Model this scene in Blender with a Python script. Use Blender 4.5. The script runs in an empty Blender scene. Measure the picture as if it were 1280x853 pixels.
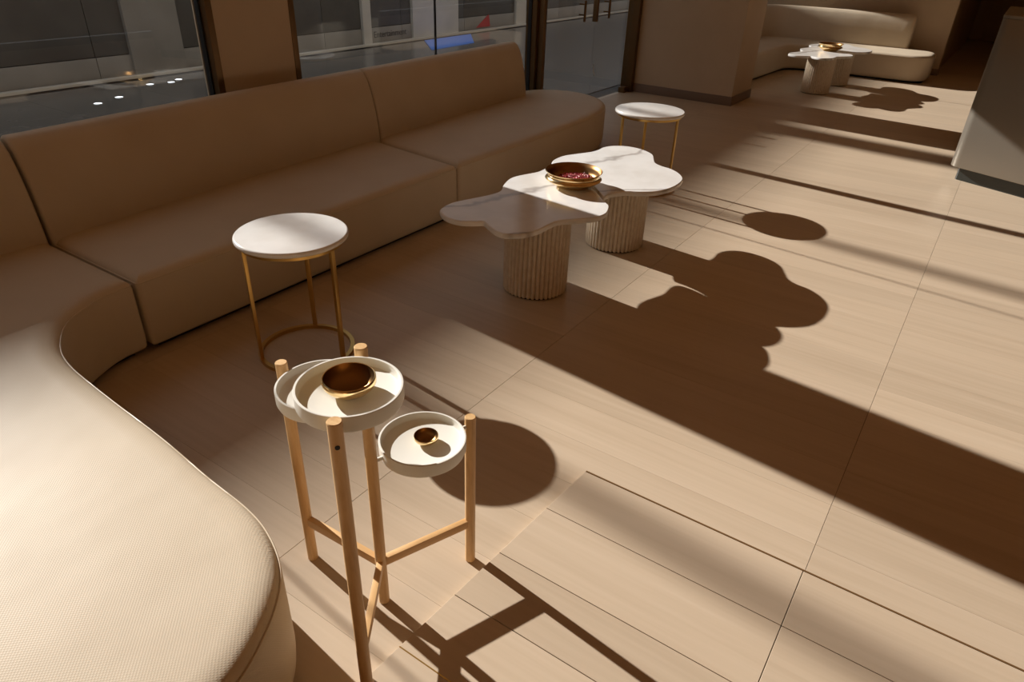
import bpy, bmesh, math, random
from mathutils import Vector, Matrix
from mathutils.geometry import delaunay_2d_cdt
random.seed(7)
SC = bpy.context.scene
COL = SC.collection

# ------------------------------------------------------------------ camera
cam_d = bpy.data.cameras.new('camera'); cam = bpy.data.objects.new('camera', cam_d); COL.objects.link(cam)
YAW, PITCH, ROLL = math.radians(33.30566611), math.radians(30.62012978), math.radians(2.11265282)
F = Vector((math.cos(PITCH)*math.cos(YAW), math.cos(PITCH)*math.sin(YAW), -math.sin(PITCH)))
R0 = Vector((math.sin(YAW), -math.cos(YAW), 0)); U0 = R0.cross(F)
RT = R0*math.cos(ROLL)+U0*math.sin(ROLL); UP = U0*math.cos(ROLL)-R0*math.sin(ROLL)
m = Matrix((RT, UP, -F)).transposed().to_4x4(); m.translation = (0, 0, 1.8)
cam.matrix_world = m
cam_d.sensor_fit = 'HORIZONTAL'; cam_d.sensor_width = 36; cam_d.lens = 859.885/1280*36
cam_d.clip_start = 0.02; cam_d.clip_end = 300
SC.camera = cam

# ------------------------------------------------------------------ sky, sun, exposure
world = bpy.data.worlds.new('sky'); SC.world = world; world.use_nodes = True
bg = world.node_tree.nodes['Background']
bg.inputs['Color'].default_value = (0.92, 0.95, 1.0, 1); bg.inputs['Strength'].default_value = 0.45
SUN_AZ, SUN_EL = math.radians(83.7), math.radians(26.3)
sun_d = bpy.data.lights.new('sun', 'SUN'); sun_d.energy = 8.7; sun_d.color = (1.0, 0.965, 0.93); sun_d.angle = math.radians(0.6)
sun = bpy.data.objects.new('sun', sun_d); COL.objects.link(sun); sun.location = (4, 20, 12)
sdir = Vector((math.cos(SUN_EL)*math.cos(SUN_AZ), math.cos(SUN_EL)*math.sin(SUN_AZ), math.sin(SUN_EL)))
sun.rotation_euler = sdir.to_track_quat('Z', 'Y').to_euler()
vs = SC.view_settings
vs.view_transform = 'Standard'; vs.look = 'None'; vs.gamma = 1; vs.use_curve_mapping = False; vs.exposure = 0.0

# ------------------------------------------------------------------ materials
def mat(name, col, rough=0.5, metal=0.0, spec=0.5, coat=0.0):
    mt = bpy.data.materials.new(name); mt.use_nodes = True
    b = mt.node_tree.nodes['Principled BSDF']
    b.inputs['Base Color'].default_value = (*col, 1); b.inputs['Roughness'].default_value = rough
    b.inputs['Metallic'].default_value = metal; b.inputs['Specular IOR Level'].default_value = spec
    b.inputs['Coat Weight'].default_value = coat
    return mt
class NT:
    def __init__(s, mt): s.t = mt.node_tree; s.b = s.t.nodes['Principled BSDF']
    def n(s, typ, **kw):
        nd = s.t.nodes.new(typ)
        for k, v in kw.items():
            if k in nd.inputs.keys(): nd.inputs[k].default_value = v
            else: setattr(nd, k, v)
        return nd
    def l(s, a, b): s.t.links.new(a, b)
    def ramp(s, fac, stops):
        r = s.t.nodes.new('ShaderNodeValToRGB'); e = r.color_ramp.elements
        while len(e) < len(stops): e.new(0.5)
        for el, (p_, c) in zip(e, stops): el.position = p_; el.color = (*c, 1)
        s.l(fac, r.inputs['Fac']); return r
def grain(mt, c1, c2, c3, scale=(9, 0.7, 9), rnd=0.0, bump=0.05, coord='Object'):
    """wood with grain running along local Y"""
    k = NT(mt); tc = k.n('ShaderNodeTexCoord'); mp = k.n('ShaderNodeMapping'); mp.inputs['Scale'].default_value = scale
    oi = k.n('ShaderNodeObjectInfo'); mul = k.n('ShaderNodeMath', operation='MULTIPLY'); mul.inputs[1].default_value = 37.0
    k.l(oi.outputs['Random'], mul.inputs[0])
    k.l(tc.outputs[coord], mp.inputs['Vector'])
    n1 = k.n('ShaderNodeTexNoise', noise_dimensions='4D', Scale=1.0, Detail=6.0, Roughness=0.6, Distortion=0.9)
    k.l(mp.outputs['Vector'], n1.inputs['Vector']); k.l(mul.outputs[0], n1.inputs['W'])
    mp2 = k.n('ShaderNodeMapping'); mp2.inputs['Scale'].default_value = (scale[0]*7, scale[1]*2.2, scale[2]*7); k.l(tc.outputs[coord], mp2.inputs['Vector'])
    n2 = k.n('ShaderNodeTexNoise', noise_dimensions='4D', Scale=1.0, Detail=3.0); k.l(mp2.outputs['Vector'], n2.inputs['Vector']); k.l(mul.outputs[0], n2.inputs['W'])
    mx = k.n('ShaderNodeMix', data_type='FLOAT'); mx.inputs[0].default_value = 0.4
    k.l(n1.outputs['Fac'], mx.inputs[2]); k.l(n2.outputs['Fac'], mx.inputs[3])
    r = k.ramp(mx.outputs[0], [(0.32, c1), (0.5, c2), (0.7, c3)])
    hs = k.n('ShaderNodeHueSaturation'); k.l(r.outputs['Color'], hs.inputs['Color'])
    mr = k.n('ShaderNodeMapRange'); mr.inputs['To Min'].default_value = 1-rnd; mr.inputs['To Max'].default_value = 1+rnd
    k.l(oi.outputs['Random'], mr.inputs['Value']); k.l(mr.outputs[0], hs.inputs['Value']); k.l(hs.outputs['Color'], k.b.inputs['Base Color'])
    bp = k.n('ShaderNodeBump', Strength=bump, Distance=0.002); k.l(mx.outputs[0], bp.inputs['Height']); k.l(bp.outputs['Normal'], k.b.inputs['Normal'])
    return mt
def noisy(mt, c1, c2, scale=6, bump=0.0, bscale=None, dist=0.002, detail=5):
    k = NT(mt); tc = k.n('ShaderNodeTexCoord')
    n1 = k.n('ShaderNodeTexNoise', Scale=scale, Detail=detail); k.l(tc.outputs['Object'], n1.inputs['Vector'])
    r = k.ramp(n1.outputs['Fac'], [(0.3, c1), (0.7, c2)]); k.l(r.outputs['Color'], k.b.inputs['Base Color'])
    if bump:
        n2 = k.n('ShaderNodeTexNoise', Scale=bscale or scale*8, Detail=4.0); k.l(tc.outputs['Object'], n2.inputs['Vector'])
        bp = k.n('ShaderNodeBump', Strength=bump, Distance=dist); k.l(n2.outputs['Fac'], bp.inputs['Height']); k.l(bp.outputs['Normal'], k.b.inputs['Normal'])
    return mt
M = {}
M['plank'] = grain(mat('pale_oak_plank', (.5, .4, .3), 0.42, spec=0.4), (.485, .37, .257), (.54, .42, .298), (.585, .462, .337), (7, .55, 7), rnd=0.045, bump=0.05)
M['grout'] = mat('brown_joint', (.16, .10, .06), 0.8)
M['beech'] = grain(mat('beech_wood', (.7, .45, .2), 0.45, spec=0.4), (.56, .32, .13), (.70, .44, .20), (.79, .54, .28), (26, 26, 2.2), rnd=0.05, bump=0.04)
M['beech_bar'] = grain(mat('beech_bar_wood', (.7, .45, .2), 0.45, spec=0.4), (.58, .33, .13), (.70, .43, .19), (.78, .52, .26), (2.2, 26, 26), rnd=0.05, bump=0.04)
def leather():
    mt = mat('beige_leather', (.60, .47, .33), 0.5, spec=0.13); k = NT(mt); tc = k.n('ShaderNodeTexCoord')
    n1 = k.n('ShaderNodeTexNoise', Scale=2.5, Detail=4.0); k.l(tc.outputs['Object'], n1.inputs['Vector'])
    r = k.ramp(n1.outputs['Fac'], [(0.3, (.575, .475, .35)), (0.7, (.62, .52, .39))]); k.l(r.outputs['Color'], k.b.inputs['Base Color'])
    w1 = k.n('ShaderNodeTexWave', wave_type='BANDS', bands_direction='DIAGONAL', Scale=70.0, Distortion=0.0); k.l(tc.outputs['Object'], w1.inputs['Vector'])
    mp = k.n('ShaderNodeMapping'); mp.inputs['Rotation'].default_value = (0, 0, math.radians(90)); k.l(tc.outputs['Object'], mp.inputs['Vector'])
    w2 = k.n('ShaderNodeTexWave', wave_type='BANDS', bands_direction='DIAGONAL', Scale=70.0); k.l(mp.outputs['Vector'], w2.inputs['Vector'])
    mu = k.n('ShaderNodeMath', operation='MULTIPLY'); k.l(w1.outputs['Fac'], mu.inputs[0]); k.l(w2.outputs['Fac'], mu.inputs[1])
    n3 = k.n('ShaderNodeTexNoise', Scale=3.0, Detail=2.0); k.l(tc.outputs['Object'], n3.inputs['Vector'])
    b0 = k.n('ShaderNodeBump', Strength=0.18, Distance=0.03); k.l(n3.outputs['Fac'], b0.inputs['Height'])
    bp = k.n('ShaderNodeBump', Strength=0.22, Distance=0.0012); k.l(mu.outputs[0], bp.inputs['Height']); k.l(b0.outputs['Normal'], bp.inputs['Normal'])
    k.l(bp.outputs['Normal'], k.b.inputs['Normal']); return mt
M['leather'] = leather()
M['piping'] = mat('beige_leather_piping', (.60, .49, .35), 0.42)
M['plinth'] = mat('black_plinth', (.012, .010, .009), 0.7)
def marble():
    mt = mat('white_marble', (.85, .82, .78), 0.16, spec=0.5); k = NT(mt); tc = k.n('ShaderNodeTexCoord')
    mp = k.n('ShaderNodeMapping'); mp.inputs['Rotation'].default_value = (0.3, 0, 1.9); k.l(tc.outputs['Object'], mp.inputs['Vector'])
    w = k.n('ShaderNodeTexWave', Scale=0.55, Distortion=9.0, Detail=5.0); w.inputs['Detail Scale'].default_value = 1.3; w.inputs['Phase Offset'].default_value = 1.1
    k.l(mp.outputs['Vector'], w.inputs['Vector'])
    r = k.ramp(w.outputs['Fac'], [(0.0, (.50, .46, .43)), (0.006, (.68, .64, .60)), (0.022, (.85, .825, .79)), (0.2, (.88, .855, .82))])
    n1 = k.n('ShaderNodeTexNoise', Scale=5.0, Detail=6.0); k.l(tc.outputs['Object'], n1.inputs['Vector'])
    r2 = k.ramp(n1.outputs['Fac'], [(0.35, (.90, .885, .865)), (0.6, (1, 1, 1))])
    mx = k.n('ShaderNodeMix', data_type='RGBA', blend_type='MULTIPLY'); mx.inputs[0].default_value = 1
    k.l(r.outputs['Color'], mx.inputs[6]); k.l(r2.outputs['Color'], mx.inputs[7]); k.l(mx.outputs[2], k.b.inputs['Base Color']); return mt
M['marble'] = marble()
M['travertine'] = noisy(mat('fluted_travertine', (.6, .5, .4), 0.6), (.70, .57, .42), (.80, .68, .53), 30, 0.25, 120, 0.001)
M['brass'] = mat('brushed_brass', (.62, .40, .13), 0.32, 1.0)
M['gold'] = mat('polished_gold', (.84, .62, .32), 0.16, 1.0)
M['bronze_in'] = mat('dark_bronze_lining', (.28, .15, .055), 0.38, 1.0)
M['tray'] = mat('white_lacquer', (.80, .775, .70), 0.38)
M['dark'] = mat('dark_hole', (.01, .008, .006), 0.6)
M['bead'] = noisy(mat('red_glass_bead', (.4, .02, .04), 0.15), (.10, .002, .005), (.82, .13, .13), 110, detail=1)
M['plaster'] = noisy(mat('warm_plaster', (.56, .44, .30), 0.75), (.53, .41, .28), (.60, .475, .335), 1.6, 0.25, 14, 0.004)
M['ceiling'] = noisy(mat('ceiling_paint', (.5, .27, .11), 0.8), (.80, .50, .25), (.86, .55, .29), 2)
M['walnut'] = noisy(mat('walnut_panelling', (.5, .3, .15), 0.7), (.66, .43, .24), (.72, .48, .28), 2)
M['skirting'] = mat('taupe_skirting', (.22, .155, .115), 0.5)
M['frame'] = mat('bronze_frame', (.17, .095, .038), 0.35, 0.75)
M['strip'] = mat('bronze_strip', (.30, .17, .07), 0.4, 0.6)
M['gasket'] = mat('black_gasket', (.012, .012, .012), 0.6)
def glass():
    mt = bpy.data.materials.new('clear_glazing'); mt.use_nodes = True; t = mt.node_tree; t.nodes.clear()
    o = t.nodes.new('ShaderNodeOutputMaterial'); tr = t.nodes.new('ShaderNodeBsdfTransparent'); tr.inputs['Color'].default_value = (.965, .97, .965, 1)
    g = t.nodes.new('ShaderNodeBsdfGlossy'); g.inputs['Roughness'].default_value = 0.0; g.inputs['Color'].default_value = (1, 1, 1, 1)
    lw = t.nodes.new('ShaderNodeLayerWeight'); lw.inputs['Blend'].default_value = 0.5
    pw = t.nodes.new('ShaderNodeMath'); pw.operation = 'POWER'; pw.inputs[1].default_value = 5.0; t.links.new(lw.outputs['Facing'], pw.inputs[0])
    fr = t.nodes.new('ShaderNodeMath'); fr.operation = 'MULTIPLY_ADD'; fr.inputs[1].default_value = 0.957; fr.inputs[2].default_value = 0.043; t.links.new(pw.outputs[0], fr.inputs[0])
    mx = t.nodes.new('ShaderNodeMixShader')
    t.links.new(fr.outputs[0], mx.inputs[0]); t.links.new(tr.outputs[0], mx.inputs[1]); t.links.new(g.outputs[0], mx.inputs[2]); t.links.new(mx.outputs[0], o.inputs['Surface'])
    return mt
M['glass'] = glass()
M['desk'] = mat('satin_taupe_metal', (.27, .235, .19), 0.30, 0.55)
M['toe'] = mat('dark_glass_toe_kick', (.03, .033, .03), 0.15)
M['out_tile'] = noisy(mat('grey_stone_tile', (.12, .115, .11), 0.22), (.11, .106, .10), (.16, .153, .145), 4)
M['out_panel'] = noisy(mat('grey_wall_panel', (.10, .098, .09), 0.45), (.085, .082, .075), (.12, .116, .105), 2)
M['out_light'] = noisy(mat('pale_wall_panel', (.5, .49, .46), 0.5), (.56, .545, .50), (.66, .64, .59), 2)
M['out_base'] = noisy(mat('pale_base_panel', (.3, .29, .27), 0.5), (.25, .24, .215), (.32, .305, .275), 2)
M['curb'] = mat('pale_stone_kerb', (.55, .52, .45), 0.6)
M['letter'] = mat('grey_lettering', (.06, .06, .06), 0.5)
M['red'] = mat('red_sign_paint', (.45, .05, .05), 0.5)
M['blue'] = mat('blue_mat', (.09, .28, .95), 0.45)  # blue of a floor reflection, put in as plain colour
M['concrete'] = mat('grey_concrete', (.22, .21, .20), 0.8)
M['white'] = mat('white_vinyl', (.85, .85, .85), 0.4)
glow = mat('lamp_lens', (1, 1, 1), 0.4); lb = glow.node_tree.nodes['Principled BSDF']
lb.inputs['Emission Color'].default_value = (.85, .92, 1, 1); lb.inputs['Emission Strength'].default_value = 2.5; M['lamp'] = glow

# ------------------------------------------------------------------ helpers
def link(name, me, mt, parent=None, loc=None, smooth=True, angle=35):
    if mt is not None and not me.materials: me.materials.append(mt)
    if smooth:
        for p_ in me.polygons: p_.use_smooth = True
        me.set_sharp_from_angle(angle=math.radians(angle))
    o = bpy.data.objects.new(name, me); COL.objects.link(o)
    if loc is not None: o.location = loc
    if parent is not None: o.parent = parent
    return o
def tag(o, label, cat, group=None, kind=None):
    o['label'] = label; o['category'] = cat
    if group: o['group'] = group
    if kind: o['kind'] = kind
    return o
def empty(name, loc, rz=0):
    o = bpy.data.objects.new(name, None); COL.objects.link(o); o.location = loc; o.rotation_euler.z = rz; o.empty_display_size = .1; return o
def copy_tree(o, parent=None):
    c = o.copy(); COL.objects.link(c)
    if parent is not None: c.parent = parent
    for ch in o.children: copy_tree(ch, c)
    return c
def from_bm(name, bm):
    bmesh.ops.recalc_face_normals(bm, faces=bm.faces)
    me = bpy.data.meshes.new(name); bm.to_mesh(me); bm.free(); return me
def add_box(bm, x0, x1, y0, y1, z0, z1, bev=0.0):
    r = bmesh.ops.create_cube(bm, size=1)['verts']
    for v in r: v.co = Vector(((x0+x1)/2+v.co.x*(x1-x0), (y0+y1)/2+v.co.y*(y1-y0), (z0+z1)/2+v.co.z*(z1-z0)))
    if bev:
        es = set(e for v in r for e in v.link_edges)
        bmesh.ops.bevel(bm, geom=list(es), offset=bev, segments=2, affect='EDGES', profile=0.6)
def box(name, b, mt, parent=None, bev=0.0):
    """b in the parent's own coordinates; the origin stays at the parent (world when top-level)"""
    bm = bmesh.new(); add_box(bm, *b, bev=bev); return link(name, from_bm(name, bm), mt, parent, smooth=bev > 0)
def lathe_bm(bm, prof, n=48, c=(0, 0, 0), closed=False):
    rings = []
    for r, z in prof:
        if r < 1e-6: rings.append([bm.verts.new((c[0], c[1], c[2]+z))])
        else: rings.append([bm.verts.new((c[0]+r*math.cos(2*math.pi*i/n), c[1]+r*math.sin(2*math.pi*i/n), c[2]+z)) for i in range(n)])
    pairs = list(zip(rings, rings[1:])) + ([(rings[-1], rings[0])] if closed else [])
    for a, b in pairs:
        for i in range(n):
            j = (i+1) % n
            if len(a) == 1 and len(b) == 1: continue
            if len(a) == 1: bm.faces.new((a[0], b[i], b[j]))
            elif len(b) == 1: bm.faces.new((a[i], a[j], b[0]))
            else: bm.faces.new((a[i], a[j], b[j], b[i]))
def lathe(name, prof, mt, parent=None, n=48, c=(0, 0, 0), closed=False, angle=35):
    bm = bmesh.new(); lathe_bm(bm, prof, n, c, closed); return link(name, from_bm(name, bm), mt, parent, angle=angle)
def smooth_closed(pts, per=8):
    out = []; n = len(pts)
    for i in range(n):
        p0, p1, p2, p3 = (Vector(pts[(i+k-1) % n]) for k in range(4))
        for s in range(per):
            t = s/per
            out.append(0.5*((2*p1)+(p2-p0)*t+(2*p0-5*p1+4*p2-p3)*t*t+(3*p1-p0-3*p2+p3)*t**3))
    return [(v.x, v.y) for v in out]
def smooth_open(pts, per=8):
    out = []; n = len(pts); g = lambda i: Vector(pts[max(0, min(n-1, i))])
    for i in range(n-1):
        p0, p1, p2, p3 = g(i-1), g(i), g(i+1), g(i+2)
        for s in range(per):
            t = s/per
            out.append(0.5*((2*p1)+(p2-p0)*t+(2*p0-5*p1+4*p2-p3)*t*t+(3*p1-p0-3*p2+p3)*t**3))
    out.append(Vector(pts[-1])); return [(v.x, v.y) for v in out]
def ccw(pts):
    a = sum(pts[i][0]*pts[(i+1) % len(pts)][1]-pts[(i+1) % len(pts)][0]*pts[i][1] for i in range(len(pts)))
    return pts if a > 0 else pts[::-1]
def inset(pts, d):
    n = len(pts); out = []
    for i in range(n):
        a, b, c = Vector(pts[i-1]), Vector(pts[i]), Vector(pts[(i+1) % n])
        e1 = (b-a).normalized(); e2 = (c-b).normalized()
        n1 = Vector((-e1.y, e1.x)); n2 = Vector((-e2.y, e2.x)); k = n1+n2
        k = k/max(k.length_squared, 0.5)*2
        out.append((b.x+k.x*d, b.y+k.y*d))
    return out
def ring_at(o, d):
    """outline of (x, y) or (x, y, corner radius) points, inset by d"""
    q = inset([p_[:2] for p_ in o], d) if d else [p_[:2] for p_ in o]
    if len(o[0]) == 2: return q
    return rounded([(x, y, max(p_[2]-d, 2e-4) if p_[2] > 0 else 0) for (x, y), p_ in zip(q, o)])
def cap(bm, ring, flip):
    n = len(ring); r = delaunay_2d_cdt([v.co.to_2d() for v in ring], [], [list(range(n))], 1, 1e-6)
    vs_ = [ring[o_[0]] if o_ else bm.verts.new((p_.x, p_.y, ring[0].co.z)) for o_, p_ in zip(r[3], r[0])]
    for f in r[2]:
        q = [vs_[i] for i in f]
        if len(set(q)) < 3: continue
        try: bm.faces.new(q[::-1] if flip else q)
        except ValueError: pass
def stack(name, outline, prof, mt, parent=None, angle=40):
    """closed outline swept up through (inset, z) rings and capped"""
    o = ccw(outline); bm = bmesh.new(); prev = None
    for d, z in prof:
        ring = [bm.verts.new((x, y, z)) for x, y in ring_at(o, d)]
        if prev:
            for i in range(len(ring)): j = (i+1) % len(ring); bm.faces.new((prev[i], prev[j], ring[j], ring[i]))
        else: cap(bm, ring, True)
        prev = ring
    cap(bm, prev, False)
    bmesh.ops.remove_doubles(bm, verts=bm.verts, dist=2e-5)
    return link(name, from_bm(name, bm), mt, parent, angle=angle)
def tube(name, pts, r, mt, parent=None, closed=False, n=8):
    pts = [Vector(p_) for p_ in pts]; bm = bmesh.new(); rings = []; N = len(pts)
    for i, p_ in enumerate(pts):
        a = pts[i-1] if (i > 0 or closed) else pts[0]; b = pts[(i+1) % N] if (i < N-1 or closed) else pts[-1]
        t = (b-a).normalized(); x = t.cross(Vector((0, 0, 1)))
        if x.length < 1e-4: x = t.cross(Vector((0, 1, 0)))
        x.normalize(); y = x.cross(t)
        rings.append([bm.verts.new(p_+x*r*math.cos(2*math.pi*k/n)+y*r*math.sin(2*math.pi*k/n)) for k in range(n)])
    for i in range(N if closed else N-1):
        a, b = rings[i], rings[(i+1) % N]
        for k in range(n): bm.faces.new((a[k], a[(k+1) % n], b[(k+1) % n], b[k]))
    if not closed: bm.faces.new(rings[0][::-1]); bm.faces.new(rings[-1])
    return link(name, from_bm(name, bm), mt, parent, angle=60)
def sweep(name, path, prof, mt, parent=None, r0=0.02, r1=0.02):
    """profile (d, z) swept along a plan path, d measured to the left of travel; ends rounded by r0 / r1"""
    P = [Vector(p_) for p_ in path]; L = [0]
    for a, b in zip(P, P[1:]): L.append(L[-1]+(b-a).length)
    T = L[-1]
    def pos(s):
        for i in range(len(P)-1):
            if s <= L[i+1] or i == len(P)-2:
                t = (s-L[i])/(L[i+1]-L[i]); return P[i].lerp(P[i+1], t)
    def tang(s): return (pos(min(T, s+.03))-pos(max(0, s-.03))).normalized()
    cd = sum(p_[0] for p_ in prof)/len(prof); cz = sum(p_[1] for p_ in prof)/len(prof)
    ss = [(r0*(1-math.cos(k*math.pi/10)), r0*(1-math.sin(k*math.pi/10))) for k in range(5)]
    mid = [r0+(T-r0-r1)*k/60 for k in range(61)]
    secs = ss+[(s, 0) for s in mid]+[(T-r1*(1-math.cos(k*math.pi/10)), r1*(1-math.sin(k*math.pi/10))) for k in range(4, -1, -1)]
    n = len(prof); bm = bmesh.new(); rings = []
    o = ccw(prof)
    for s, ins in secs:
        q = pos(s); t = tang(s); nn = Vector((-t.y, t.x)); pr = inset(o, ins) if ins > 1e-5 else o
        rings.append([bm.verts.new((q.x+nn.x*d, q.y+nn.y*d, z)) for d, z in pr])
    for a, b in zip(rings, rings[1:]):
        for k in range(n): bm.faces.new((a[k], a[(k+1) % n], b[(k+1) % n], b[k]))
    bm.faces.new(rings[0][::-1]); bm.faces.new(rings[-1])
    return link(name, from_bm(name, bm), mt, parent, angle=50)
def cylinder(name, x, y, z0, z1, r, mt, parent=None, n=28, bev=0.0015):
    return lathe(name, [(0, z0), (r-bev, z0), (r, z0+bev), (r, z1-bev), (r-bev, z1), (0, z1)], mt, parent, n, (x, y, 0))

# ------------------------------------------------------------------ room shell
WV = 4.24          # plane of the glazing
HC = 3.3           # ceiling height
fl = box('floor', (-3.2, 21, -5.2, WV+.06, -.15, -.012), M['grout'])
tag(fl, 'pale oak plank floor running under the sofas and tables', 'floor', kind='structure')
def proj(x, y, z):
    q = Vector((x, y, z-1.8)); a = q.dot(F); return (640+859.885*q.dot(RT)/a, 426.5-859.885*q.dot(UP)/a, a)
PW = 0.24; US = [2.035+PW*k for k in range(-22, 79)]
VS = [-4.295, -2.85, -1.405, .04, 1.485, 2.93, WV+.05]
cells = []
for x0 in US:
    for y0, y1 in zip(VS, VS[1:]):
        pts = [proj(x0+PW*a, y0+(y1-y0)*b, 0) for a in (0, 1) for b in (0, .5, 1)]
        vis = any(p_[2] > .1 and -20 < p_[0] < 1300 and -20 < p_[1] < 873 for p_ in pts)
        size = (1/max(.3, min(p_[2] for p_ in pts if p_[2] > 0)) if vis else 0)
        cells.append((size, x0, y0, y1))
cells.sort(reverse=True)
plank_me = {}
def plank_mesh(w, l, t=.012, bev=.0004):
    key = (round(w, 4), round(l, 4))
    if key not in plank_me:
        bm = bmesh.new(); add_box(bm, -w/2, w/2, -l/2, l/2, -t, 0)
        top = [f for f in bm.faces if f.normal.z > .9]; 
        bmesh.ops.bevel(bm, geom=list(top[0].edges), offset=bev, segments=1, affect='EDGES')
        me = from_bm('plank', bm); me.materials.append(M['plank']); plank_me[key] = me
    return plank_me[key]
rest = bmesh.new(); nb = 0
for size, x0, y0, y1 in cells:
    w = PW-.0004; l = (y1-y0)-.0016; cx = x0+PW/2; cy = (y0+y1)/2
    if size > 0 and nb < 290:
        o = bpy.data.objects.new('plank', plank_mesh(w, l)); COL.objects.link(o); o.location = (cx, cy, 0); o.parent = fl; nb += 1
    else: add_box(rest, cx-w/2, cx+w/2, cy-l/2, cy+l/2, -.012, 0)
o = link('plank_field', from_bm('plank_field', rest), M['plank'], fl, smooth=False); o['kind'] = 'stuff'

# low platform of planks that lies on the floor beside the tray stand
pf = box('floor_platform', (.66, 1.861, -3.2, .860, .001, .015), M['grout'])
tag(pf, 'low raised deck of pale oak planks edged with bronze strips', 'platform', kind='structure')
PU = [.66, .766, .883, 1.117, 1.337, 1.605, 1.861]; gv = lambda u: .885 if u < .766 else .863+(1.864-u)*(.936-.863)/(1.864-.767)
for a, b in zip(PU, PU[1:]):
    for v0, v1 in ((-3.2, -1.401), (-1.401, .044), (.044, None)):
        bm = bmesh.new(); g = .0012; ya = v0+g; A, B = a+g, b-g
        ca, cb = (gv(A), gv(B)) if v1 is None else (v1-g, v1-g); cx, cy = (a+b)/2, (v0+(v1 or .9))/2
        q = [(A, ya), (B, ya), (B, cb), (A, ca)]
        lo = [bm.verts.new((x-cx, y-cy, -.0268)) for x, y in q]; hi = [bm.verts.new((x-cx, y-cy, 0)) for x, y in q]
        bm.faces.new(lo[::-1]); bm.faces.new(hi)
        for i in range(4): bm.faces.new((lo[i], lo[(i+1) % 4], hi[(i+1) % 4], hi[i]))
        bmesh.ops.bevel(bm, geom=[e for e in bm.edges if all(v.co.z > -.001 for v in e.verts)], offset=.0008, segments=1, affect='EDGES')
        o = link('plank', from_bm('plank', bm), M['plank'], pf, smooth=False); o.location = (cx, cy, .028)
box('edge_strip', (1.8612, 1.8672, -3.2, .861, .001, .0285), M['strip'], pf)
box('inlay_strip', (.8812, .8848, .05, gv(.883), .02, .0288), M['brass'], pf)

tag(box('ceiling', (-3.2, 21, -5.2, WV+.3, HC, HC+.2), M['ceiling']), 'warm timber-toned ceiling over the lounge', 'ceiling', kind='structure')
tag(box('wall_left', (-3.3, -3.1, -5.2, WV+.1, 0, HC), M['walnut']), 'brown wall behind the curved sofa end', 'wall', kind='structure')
tag(box('wall_right', (-3.3, 21, -5.4, -5.2, 0, HC), M['walnut']), 'brown wall opposite the windows', 'wall', kind='structure')
tag(box('wall_pier', (2.835, 3.425, WV-.07, WV+.13, 0, HC), M['plaster']), 'beige plaster pier between the two sofa windows', 'wall', kind='structure')
wh = box('wall_header', (-3.2, 14.2, WV-.03, WV+.13, 2.70, HC), M['plaster'])
tag(wh, 'beige plaster header above the glazing', 'wall', kind='structure')
col = box('wall_column', (9.08, 9.84, 2.78, WV+.1, 0, HC), M['plaster'])
tag(col, 'square beige plaster column beside the glass door', 'column', kind='structure')
bb = box('baseboard_column', (9.068, 9.852, 2.768, WV-.05, 0, .11), M['skirting'], bev=.002)
tag(bb, 'dark taupe skirting around the beige column foot', 'skirting', kind='structure')
tag(box('wall_far', (13.95, 14.2, .96, WV+.1, 0, HC), M['plaster']), 'beige plaster wall behind the corner bench', 'wall', kind='structure')
tag(box('baseboard_far', (13.93, 14.21, .945, 2.0, 0, .10), M['skirting'], bev=.002), 'taupe skirting along the wall end by the corner bench', 'skirting', kind='structure')
hp = noisy(mat('hall_panel', (.36, .26, .17), 0.6), (.34, .24, .155), (.40, .29, .19), 1.5)
tag(box('wall_hall', (14.2, 21, 1.0, 1.2, 0, HC), hp), 'brown panelled wall along the dark hall', 'wall', kind='structure')
we = box('wall_end', (20.6, 20.8, -5.2, 1.1, 0, HC), hp)
tag(we, 'dark brown wall closing the end of the hall', 'wall', kind='structure')
for k in range(4): box('panel', (20.57, 20.6, .75-1.0*k, .75-1.0*k+.985, .0, 2.6), hp, we, bev=.004)

# windows and doors in the glazed wall
def window(name, u0, u1, joints, label, posts=()):
    w = empty(name, ((u0+u1)/2, WV, 0)); tag(w, label, 'window', kind='structure'); cx = (u0+u1)/2
    xs = [u0+.045]+list(joints)+[u1-.045]
    for a, b in zip(xs, xs[1:]):
        bm = bmesh.new(); add_box(bm, a-cx+.004, b-cx-.004, -.006, .006, .04, 2.66); link('pane', from_bm('pane', bm), M['glass'], w, smooth=False)
    for j in joints: box('joint_seal', (j-cx-.006, j-cx+.006, -.008, .008, .04, 2.66), M['gasket'], w)
    for a, b in ((u0, u0+.045), (u1-.045, u1)):
        f = box('frame', (a-cx, b-cx, -.075, .05, 0, 2.70), M['frame'], w, bev=.002)
    s = 1
    box('gasket', (u0+.045-cx, u0+.055-cx, -.02, .02, 0.04, 2.66), M['gasket'], w); box('gasket', (u1-.055-cx, u1-.045-cx, -.02, .02, 0.04, 2.66), M['gasket'], w)
    box('sill', (u0+.045-cx, u1-.045-cx, -.03, .03, 0, .04), M['frame'], w, bev=.002); box('head', (u0+.045-cx, u1-.045-cx, -.03, .03, 2.66, 2.70), M['frame'], w, bev=.002)
    return w
window('window_1', -3.1, 2.835, (-1.9, -.35, 1.2), 'large clear window with bronze frame beside the curved sofa end')
window('window_2', 3.425, 6.62, (5.05,), 'clear jointed window behind the straight sofa backrests')
window('window_3', 9.84, 13.95, (11.9,), 'clear window behind the curved corner bench')
tr = box('trim_1', (6.62, 6.675, WV-.14, WV+.06, 0, 2.70), M['frame'], bev=.003); tag(tr, 'deep bronze mullion post between sofa window and glass door', 'mullion', kind='structure')
box('gasket', (6.612, 6.62, WV-.05, WV+.06, 0.0, 2.68), M['gasket'], tr)
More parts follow.
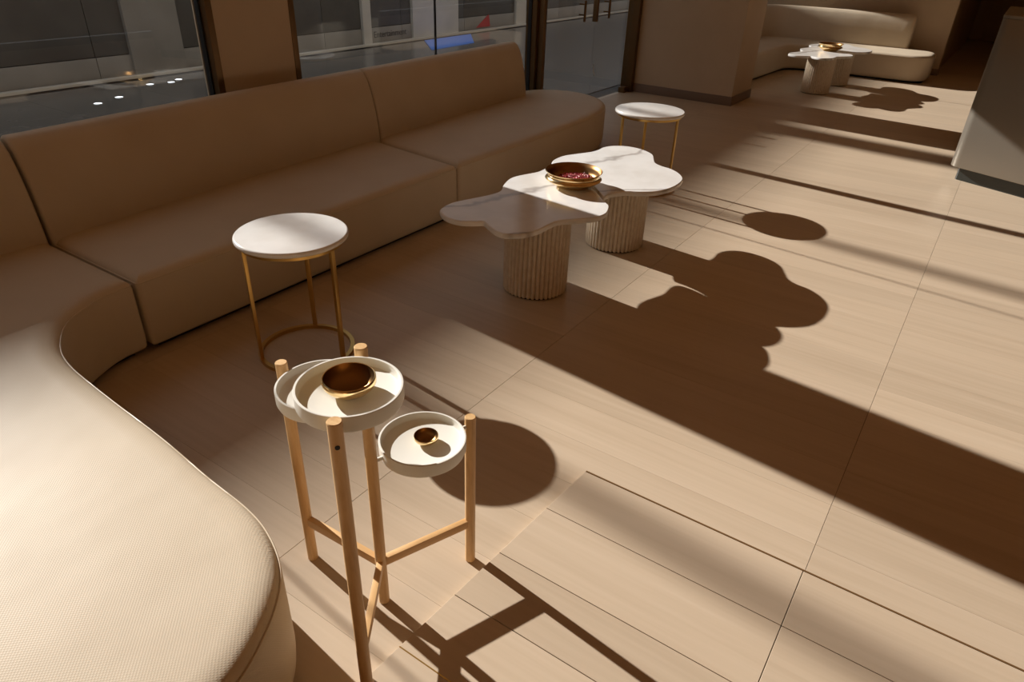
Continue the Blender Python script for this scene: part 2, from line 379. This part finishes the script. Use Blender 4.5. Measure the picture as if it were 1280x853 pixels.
tr = box('trim_2', (9.0, 9.08, WV-.10, WV+.06, 0, 2.70), M['frame'], bev=.003); tag(tr, 'bronze door jamb standing against the beige column', 'door frame', kind='structure')
box('floor_hinge', (8.88, 9.01, WV-.06, WV+.03, .0, .07), M['frame'], tr, bev=.004)
DJ = 8.0
def door(name, a, b, hx, label, sticker=False):
    d = empty(name, ((a+b)/2, WV, 0)); cx = (a+b)/2; tag(d, label, 'door', kind='structure')
    box('pane', (a-cx+.004, b-cx-.004, -.006, .006, .015, 2.68), M['glass'], d)
    h = cylinder('handle', hx-cx, -.075, .96, 1.18, .014, M['frame'], d)
    for z in (1.03, 1.14):
        bm = bmesh.new(); add_box(bm, hx-cx-.008, hx-cx+.008, -.075, 0, z-.008, z+.008); link('standoff', from_bm('standoff', bm), M['frame'], h, smooth=False)
    box('patch_fitting', (a-cx+.005 if not sticker else a-cx+.004, a-cx+.16, -.02, .02, .0, .015), M['frame'], d)
    if sticker: tube('sticker', [(.03+DJ-cx, -.0075, .46), (.028+DJ-cx, -.0075, .43), (.05+DJ-cx, -.0075, .37), (.085+DJ-cx, -.0075, .31)], .008, M['white'], d, n=6)
    return d
door('door_1', 6.68, DJ, DJ-.40, 'clear glass door leaf next to the bronze mullion post')
door('door_2', DJ, 9.0, DJ+.20, 'clear glass door leaf next to the column with a white mark', True)
tr = box('trim_3', (DJ-.018, DJ+.018, WV-.03, WV+.03, .93, 1.20), M['frame'], bev=.004); tag(tr, 'bronze lock rail where the two glass door leaves meet', 'door lock', kind='structure')

# ------------------------------------------------------------------ corridor beyond the glass
OV = 9.6
cf = box('floor_corridor', (-6, 26, WV+.07, OV, -.15, -.010), M['gasket']); tag(cf, 'dark grey polished tile floor of the corridor outside the glass', 'floor', kind='structure')
bm = bmesh.new(); add_box(bm, -.598, .598, -.598, .598, -.01, 0); tile_me = from_bm('tile', bm); tile_me.materials.append(M['out_tile'])
for i in range(-5, 21):
    for j in range(4):
        o = bpy.data.objects.new('tile', tile_me); COL.objects.link(o); o.parent = cf; o.location = (.6+1.2*i, WV+.27+.6+1.2*j, 0)
ow = box('wall_corridor', (-6, 26, OV+.02, OV+.3, 0, 3.3), M['gasket']); tag(ow, 'grey panelled corridor wall with pale pilasters facing the glass', 'wall', kind='structure')
PIT = 1.9
for i in range(-5, 11):
    a = 4.75+PIT*i
    box('panel', (a+.004, a+PIT-.004, OV, OV+.03, .285, 3.3), M['out_panel'], ow, bev=.002)
    box('base_panel', (a+.004, a+PIT-.004, OV-.015, OV+.03, .02, .275), M['out_base'], ow, bev=.002)
for a, b, mm in ((10.72, 12.1, 'out_light'), (9.42, 9.62, 'out_light'), (5.2, 5.95, 'out_base'), (14.2, 14.6, 'out_light')):
    box('pilaster', (a, b, OV-.06, OV+.03, 0.0, 3.3), M[mm], ow, bev=.004)
kb = box('trim_4', (-6, 26, OV-.16, OV-.062, 0, .035), M['curb'], bev=.004); tag(kb, 'pale stone kerb along the foot of the corridor wall', 'kerb', kind='structure')
def text(name, s, size, u, z, mt, parent):
    cu = bpy.data.curves.new(name, 'FONT'); cu.body = s; cu.size = size; cu.extrude = .002
    t = bpy.data.objects.new(name, cu); COL.objects.link(t); dg = bpy.context.evaluated_depsgraph_get()
    me = bpy.data.meshes.new_from_object(t.evaluated_get(dg)); bpy.data.objects.remove(t)
    o = link(name, me, mt, parent, smooth=False); o.location = (u, OV-.019, z); o.rotation_euler = (math.pi/2, 0, 0); return o
text('lettering', 'Entertainment', .15, 9.70, .11, M['letter'], ow)
bm = bmesh.new(); q = [(12.75, .06), (13.25, .06), (13.2, .30)]
lo = [bm.verts.new((x, OV-.017, z)) for x, z in q]; hi = [bm.verts.new((x, OV-.024, z)) for x, z in q]
bm.faces.new(lo); bm.faces.new(hi[::-1])
for i in range(3): bm.faces.new((lo[i], lo[(i+1) % 3], hi[(i+1) % 3], hi[i]))
link('logo', from_bm('logo', bm), M['red'], ow, smooth=False)
tag(stack('floor_mat', [(9.95, 8.45), (11.25, 8.5), (12.2, 9.3), (10.75, 9.3)], [(0, .0005), (0, .008), (.004, .012)], M['blue']), 'bright blue mat lying on the grey corridor floor', 'mat')  # reflection in the corridor tiles, built as a thin blue slab
for k, (x, y) in enumerate(((4.03, 8.35), (4.36, 8.5), (5.02, 8.95), (5.28, 8.9), (5.45, 9.0))):  # bright spots on the corridor floor, drawn as emissive discs
    t = empty('floor_light', (x, y, 0)); tag(t, 'small round white light set in the corridor floor', 'light', 'small lights in the corridor floor')
    lathe('rim', [(.055, .0005), (.055, .006), (.046, .008), (.044, .005)], M['frame'], t, 20); lathe('lens', [(.044, .0005), (.044, .006), (0, .007)], M['lamp'], t, 20)  # white emissive disc inside a bronze rim
# unseen building added to shade the corridor and end the sun patches indoors
bd = empty('wall_outer_building', (6, 44, 0)); tag(bd, 'tall grey building standing beyond the corridor wall', 'building', kind='structure')
box('wall', (-50, 58, -2, 3, 0, 20.08), M['concrete'], bd)
box('parapet', (-50.1, 58.1, -1.9, 3.1, 19.4, 19.8), M['concrete'], bd)
for k, (u, w, lab) in enumerate(((3.87, .10, 'thin grey mast beyond the corridor wall near the pier'), (7.15, .11, 'thin grey mast beyond the corridor wall near the glass joint'), (10.27, .46, 'broad grey pylon beyond the corridor wall near the column'))):
    o = box('trim_%d' % (k+5), (u-w/2, u+w/2, 20, 20+w, 0, 16), M['concrete'], bev=.01); tag(o, lab, 'mast', kind='structure')
tag(box('ground', (-60, 70, OV+.3, 60, -.2, 0), M['concrete']), 'grey paved ground beyond the corridor wall', 'ground', kind='structure')

# ------------------------------------------------------------------ sofas
SEAT = [(.03, .03), (.012, .036), (.004, .05), (0, .09), (0, .345), (.003, .362), (.010, .376), (.022, .387), (.04, .394), (.065, .398), (.09, .400)]
BACK = [(.0, .36), (.012, .48), (.035, .62), (.065, .74), (.10, .83), (.135, .875), (.175, .892), (.205, .886), (.228, .865), (.24, .82), (.242, .6), (.242, .36), (.242, .10), (.05, .10), (.0, .2)]
def rounded(pts_r, seg=5):
    """polygon corners (x, y, radius) turned into arcs"""
    out = []; n = len(pts_r)
    for i in range(n):
        a, b, c = (Vector(pts_r[(i+k-1) % n][:2]) for k in range(3)); r = pts_r[i][2]
        if r <= 0: out.append((b.x, b.y)); continue
        d1 = (a-b).normalized(); d2 = (c-b).normalized(); ang = d1.angle(d2); t = r/math.tan(ang/2)
        cen = b+(d1+d2).normalized()*(r/math.sin(ang/2)); p1 = b+d1*t; p2 = b+d2*t
        a1 = math.atan2(p1.y-cen.y, p1.x-cen.x); a2 = math.atan2(p2.y-cen.y, p2.x-cen.x); da = (a2-a1+math.pi) % (2*math.pi)-math.pi
        out += [(cen.x+r*math.cos(a1+da*k/seg), cen.y+r*math.sin(a1+da*k/seg)) for k in range(seg+1)]
    return out
def dense(pts, step=.14):
    """points put in along the long straight sides, so that the crowned tops shade evenly"""
    out = []
    for i in range(len(pts)):
        a, b = pts[i], pts[(i+1) % len(pts)]; k = max(1, int(math.hypot(b[0]-a[0], b[1]-a[1])/step)); out.append(a)
        out += [(a[0]+(b[0]-a[0])*t/k, a[1]+(b[1]-a[1])*t/k)+((0,) if len(a) == 3 else ()) for t in range(1, k)]
    return out
def sofa(name, outline, back, label, r0, r1, cat='sofa', group=None):
    cx = sum(p_[0] for p_ in outline)/len(outline); cy = sum(p_[1] for p_ in outline)/len(outline)
    s = empty(name, (cx, cy, 0)); tag(s, label, cat, group)
    ol = ccw([(p_[0]-cx, p_[1]-cy)+tuple(p_[2:]) for p_ in outline])
    stack('seat', ol, SEAT, M['leather'], s, angle=50)
    stack('plinth', ol, [(.055, 0), (.055, .034)], M['plinth'], s)
    tube('piping', [(x, y, .366) for x, y in ring_at(ol, .0035)], .0032, M['piping'], s, closed=True, n=6)
    if back: sweep('backrest', [(x-cx, y-cy) for x, y in back], BACK, M['leather'], s, r0, r1)
    return s
sofa('sofa_section', dense([(1.395, 2.975, .025), (3.750, 2.975, .025), (3.905, 4.12, .025), (1.395, 3.98, .025)]), [(1.39, 3.70), (1.5, 3.702), (2.2, 3.765), (3.0, 3.81), (3.905, 3.845)],
     'straight beige leather sofa section, middle one of the run, behind the round side table', .02, .02)
endc = smooth_open([(5.55, 2.99), (6.0, 3.04), (6.35, 3.17), (6.58, 3.40), (6.66, 3.68), (6.58, 3.94), (6.40, 4.10), (6.1, 4.165)], 6)
sofa('sofa_section', dense([(3.764, 2.975, .025)]+[(x, y, 0) for x, y in endc]+[(3.925, 4.125, .025)]), [(3.915, 3.845), (4.8, 3.885), (5.6, 3.92), (6.16, 3.94)],
     'beige leather sofa section with a rounded open end beside the glass door', .02, .10)
curve = smooth_open([(1.383, 2.985), (1.27, 2.978), (1.168, 2.945), (1.03, 2.86), (.93, 2.71), (.878, 2.54), (.853, 2.25), (.832, 1.88), (.806, 1.60), (.792, 1.40), (.765, 1.275), (.711, 1.16), (.634, 1.075), (.512, 1.0), (.40, .962), (.25, .945), (.08, .97), (-.12, 1.06), (-.26, 1.22), (-.32, 1.45), (-.34, 1.8), (-.34, 2.6), (-.32, 3.2), (-.2, 3.65), (.1, 3.90), (.5, 3.97), (.9, 3.98)], 6)
sofa('sofa_section', dense([(curve[0][0], curve[0][1], .02)]+[(x, y, 0) for x, y in curve[6:]]+[(1.383, 3.98, .02)]), smooth_open([(-.10, 1.75), (-.10, 2.6), (-.06, 3.1), (.08, 3.42), (.38, 3.62), (.8, 3.68), (1.375, 3.70)], 6),
     'curved beige leather sofa section with a broad rounded end by the tray stand', .10, .02)
# far bench in the corner behind the column
fb = rounded([(10.4, 3.15, .1), (12.72, 3.05, .35), (12.74, 1.0, .30), (13.62, 1.0, .30), (13.75, 4.1, .1), (10.4, 4.1, .1)], 10)
sofa('corner_bench', dense(fb), smooth_open([(10.5, 3.83), (12.9, 3.82), (13.35, 3.65), (13.50, 3.2), (13.52, 2.2), (13.52, 1.45)], 6), 'curved beige leather corner bench against the plaster wall beyond the column', .05, .06, 'bench')

# ------------------------------------------------------------------ cloud tables
def at(x, y, z):
    d = RT*((x-640)/859.885)-UP*((y-426.5)/859.885)+F; t = (z-1.8)/d.z; return (d.x*t, d.y*t)
ZT = .515
T1px = [(549.8, 261.9), (559.7, 255.3), (572.8, 251.2), (599.9, 245.8), (615.5, 242.2), (625.3, 238.1), (629.4, 230.7), (636.8, 223.3), (646.7, 219.7), (661.4, 216.8), (672.9, 214.3), (684.4, 209.4), (697, 208.8), (716, 216), (735, 229), (744, 238), (752.5, 247.5), (757.8, 253.1), (761.6, 257), (760.9, 262.2), (757, 267.4), (744.5, 271.8), (731.4, 273), (711.7, 274.8), (697, 276.4), (687, 280.5), (671.3, 288), (651.6, 292.3), (631.9, 292.5), (618.8, 288.5), (609, 280.8), (604, 276.9), (594, 277), (576, 276.5), (561.3, 273), (552.3, 267.6)]
T2px = [(756.5, 245.5), (760, 243.2), (769.3, 240.9), (784.5, 239.4), (799.8, 240), (819.6, 239.4), (834.8, 236.3), (847, 231), (853.9, 224.1), (850, 217.3), (839.4, 211.2), (827.2, 207.4), (819.6, 203.5), (818, 199), (816.5, 193.6), (808.9, 189), (796.7, 185), (781.5, 182.5), (766.2, 182.2), (754, 184), (746.4, 187.5), (737.3, 189.8), (720.5, 192.1), (705.2, 194.4), (694.6, 198.2), (690, 201.8), (690.5, 205.5), (698, 207.6), (717.5, 215), (737, 228), (746, 237), (753, 244.8)]
T1 = [at(x, y, ZT) for x, y in T1px]; T2 = [at(x, y, ZT) for x, y in T2px]
def cloud_table(outline, c, r, label, group=None):
    t = empty('cloud_table', (c[0], c[1], 0)); tag(t, label, 'table', group)
    ol = ccw(smooth_closed([(x-c[0], y-c[1]) for x, y in outline], 5))
    stack('table_top', ol, [(.007, ZT-.030), (.002, ZT-.0275), (0, ZT-.022), (0, ZT-.008), (.002, ZT-.003), (.006, ZT)], M['marble'], t, angle=24)
    n = 44; pts = []
    for k in range(n):
        a0 = 2*math.pi*k/n
        for j, (da, dr) in enumerate(((0, -.0145), (.16, -.0045), (.33, -.0006), (.5, 0), (.67, -.0006), (.84, -.0045))):
            a = a0+da*2*math.pi/n; pts.append(((r+dr)*math.cos(a), (r+dr)*math.sin(a)))
    stack('fluted_base', pts, [(.003, .006), (0, .010), (0, ZT-.034), (0, ZT-.030)], M['travertine'], t, angle=30)
    lathe('foot', [(0, 0), (r-.012, 0), (r-.012, .007), (0, .007)], M['plinth'], t, 40)
    return t
ta = cloud_table(T1, (3.148, 1.922), .189, 'cloud-shaped marble table half in shadow on a fluted drum, beside the straight sofa sections')
tb = cloud_table(T2, (4.06, 1.865), .194, 'fully sunlit cloud-shaped marble table on a fluted drum next to the half-shaded one')
def bowl_profile(R):
    k = R/.165
    outer = [(0, .004), (.085, .004), (.088, 0), (.094, .0), (.10, .012), (.14, .026), (.163, .040), (.169, .047), (.163, .052), (.154, .058), (.1525, .068), (.158, .078), (.168, .088), (.170, .092)]
    inner = [(.167, .094), (.163, .091), (.154, .08), (.149, .07), (.148, .055), (.135, .035), (.10, .022), (.05, .017), (0, .016)]
    return [(a*k, b*k) for a, b in outer], [(a*k, b*k) for a, b in inner]
def big_bowl(x, y, z, label, group=None, R=.165):
    b = empty('bowl', (x, y, z)); tag(b, label, 'bowl', group); po, pi_ = bowl_profile(R)
    lathe('shell', po+[pi_[0]], M['gold'], b, 64, angle=50); lathe('lining', pi_, M['bronze_in'], b, 64, angle=50); return b
bc = at(717.5, 212.5, ZT+.095)
bw = big_bowl(bc[0], bc[1], ZT+.0005, 'large gold waisted bowl holding red beads on the cloud-shaped tables by the sofa')
bm = bmesh.new()
for ring, cnt, z in [(.0108*k, max(1, int(6.1*k)), .050-.0009*k) for k in range(11)]:
    for k in range(cnt):
        a = 2*math.pi*(k+random.random()*.6)/cnt; rr = ring+random.uniform(-.005, .005)
        r = bmesh.ops.create_icosphere(bm, subdivisions=1, radius=random.uniform(.0045, .0058))['verts']
        off = Vector((rr*math.cos(a)+.02, rr*math.sin(a)-.008, z+random.uniform(-.004, .006)))
        for v in r: v.co += off
o = link('red_beads', from_bm('red_beads', bm), M['bead'], None, angle=80); o.location = (bc[0], bc[1], ZT); tag(o, 'small shiny red beads heaped in the large gold bowl', 'beads', kind='stuff')
# pair in front of the far bench
dx, dy = 7.72, .25
for src, lab in ((ta, 'cloud-shaped marble table before the corner bench, the one closer to the column'), (tb, 'cloud-shaped marble table before the corner bench, the one closer to its rounded seat')):
    c = copy_tree(src); c.location = (src.location.x+dx, src.location.y+dy, 0); c['label'] = lab
c = copy_tree(bw); c.location = (bc[0]+dx, bc[1]+dy, ZT+.0005); c['label'] = 'large gold waisted bowl on the cloud-shaped tables before the corner bench'

# ------------------------------------------------------------------ round side tables
def side_table(x, y, R, h, rot, label, frame_h=.6):
    t = empty('side_table', (x, y, 0)); tag(t, label, 'side table', 'round marble side tables')
    lathe('table_top', [(0, h-.024), (R-.006, h-.024), (R-.001, h-.020), (R, h-.013), (R-.0015, h-.005), (R-.006, h-.001), (R-.010, h), (0, h)], M['marble'], t, 72, angle=50)
    rr = R-.022
    lathe('top_ring', [(rr-.016, h-.044), (rr, h-.044), (rr, h-.0245), (rr-.016, h-.0245)], M['brass'], t, 64, closed=True)
    lathe('base_ring', [(rr-.02, 0), (rr, 0), (rr, .018), (rr-.02, .018)], M['brass'], t, 64, closed=True)
    for k in range(3):
        a = math.radians(rot+120*k); bm = bmesh.new(); add_box(bm, rr-.0165, rr-.001, -.011, .011, .017, h-.043, bev=.001)
        o = link('leg', from_bm('leg', bm), M['brass'], t); o.rotation_euler.z = a
    return t
side_table(1.860, 2.428, .251, .618, 38, 'round white marble side table on a brass frame between middle sofa section and tray stand')
side_table(5.30, 2.25, .276, .632, 28, 'round white marble side table on a brass frame between sunlit cloud-shaped table and door')

# ------------------------------------------------------------------ tray stand
C0 = Vector((.99, 1.09)); LEGS = {'c': (C0, .926), 'f': (Vector((.745, .920)), .926), 'l': (Vector((.977, 1.398)), .768), 'r': (Vector((1.277, .974)), .592)}
st = empty('tray_stand', (C0.x, C0.y, 0)); tag(st, 'beech stand with four round legs holding three white trays at different heights', 'stand')
for k, (p_, h) in LEGS.items():
    q = p_-C0; lg = lathe('leg', [(0, 0), (.013, 0), (.0165, .003), (.0165, h-.002), (.015, h), (0, h)], M['beech'], st, 28, (q.x, q.y, 0))
    if k == 'f':
        d = Vector((-.55, -.83)).normalized(); d = Vector((0-p_.x, 0-p_.y)).normalized()
        bm = bmesh.new(); bmesh.ops.create_cone(bm, segments=14, radius1=.0055, radius2=.0055, depth=.004, cap_ends=True)
        o = link('screw_hole', from_bm('screw_hole', bm), M['dark'], lg); o.location = (q.x+d.x*.0160, q.y+d.y*.0160, .868); o.rotation_euler = Vector((d.x, d.y, 0)).to_track_quat('Z', 'Y').to_euler()
for k in 'flr':
    q = LEGS[k][0]-C0; L = q.length; bm = bmesh.new(); add_box(bm, .010, L-.010, -.0095, .0095, .158, .188, bev=.001)
    o = link('crossbar', from_bm('crossbar', bm), M['beech_bar'], st); o.rotation_euler.z = math.atan2(q.y, q.x)
for k, rim in (('f', .914), ('l', .756), ('r', .580)):
    q = (LEGS[k][0]-C0)/2; dist = (LEGS[k][0]-C0).length/2; Rr = min(.1225, dist-.021); b0 = rim-.046
    tr_ = lathe('tray', [(0, b0), (Rr-.012, b0), (Rr-.003, b0+.004), (Rr, b0+.012), (Rr, rim-.001), (Rr-.001, rim), (Rr-.0055, rim), (Rr-.0065, rim-.001), (Rr-.007, b0+.032), (Rr-.0105, b0+.0265), (Rr-.0155, b0+.025), (0, b0+.025)], M['tray'], st, 72, (q.x, q.y, 0), angle=40)
    u = q.normalized()
    for s in (-1, 1):
        c = q+u*s*(Rr+.004); e = q+u*s*(dist-.012); tube('pin', [(c.x-u.x*s*.004, c.y-u.y*s*.004, rim-.02), (e.x, e.y, rim-.02)], .006, M['tray'], tr_, n=12)
def small_bowl(x, y, z, R, label):
    b = empty('bowl', (x, y, z)); tag(b, label, 'bowl', None); k = R/.059
    lathe('shell', [(a*k, c*k) for a, c in ((0, .0005), (.026, .0005), (.030, .001), (.047, .011), (.056, .020), (.0595, .026), (.0605, .028), (.0600, .041), (.0585, .0425), (.057, .042))], M['gold'], b, 56, angle=50)
    lathe('lining', [(a*k, c*k) for a, c in ((.057, .042), (.056, .038), (.053, .024), (.04, .011), (.02, .006), (0, .005))], M['bronze_in'], b, 56, angle=50); return b
zA = .914-.021; xA = at(436, 471, zA+.042); small_bowl(xA[0], xA[1], zA+.0003, .059, 'wide shallow gold bowl on the highest white tray')
zB = .580-.021; xB = at(532.5, 542, zB+.03); small_bowl(xB[0], xB[1], zB+.0003, .034, 'tiny gold bowl on the lowest white tray')

# ------------------------------------------------------------------ reception desk
dk = empty('reception_desk', (7.6, -1.2, 0)); tag(dk, 'tall satin taupe reception desk with rounded corner and recessed foot', 'desk')
ol = rounded([(8.6, .165, .02), (7.36, .165, .10), (6.25, -2.35, .05), (8.0, -2.6, .05)], 10); ol = [(x-7.6, y+1.2) for x, y in ol]
stack('body', ol, [(.004, .12), (0, .124), (0, 1.33), (.004, 1.336)], M['desk'], dk); stack('toe_kick', inset(ccw(ol), .07), [(0, 0), (0, .12)], M['toe'], dk)
stack('counter_top', inset(ccw(ol), -.002), [(0, 1.338), (0, 1.358), (.004, 1.362)], M['desk'], dk)
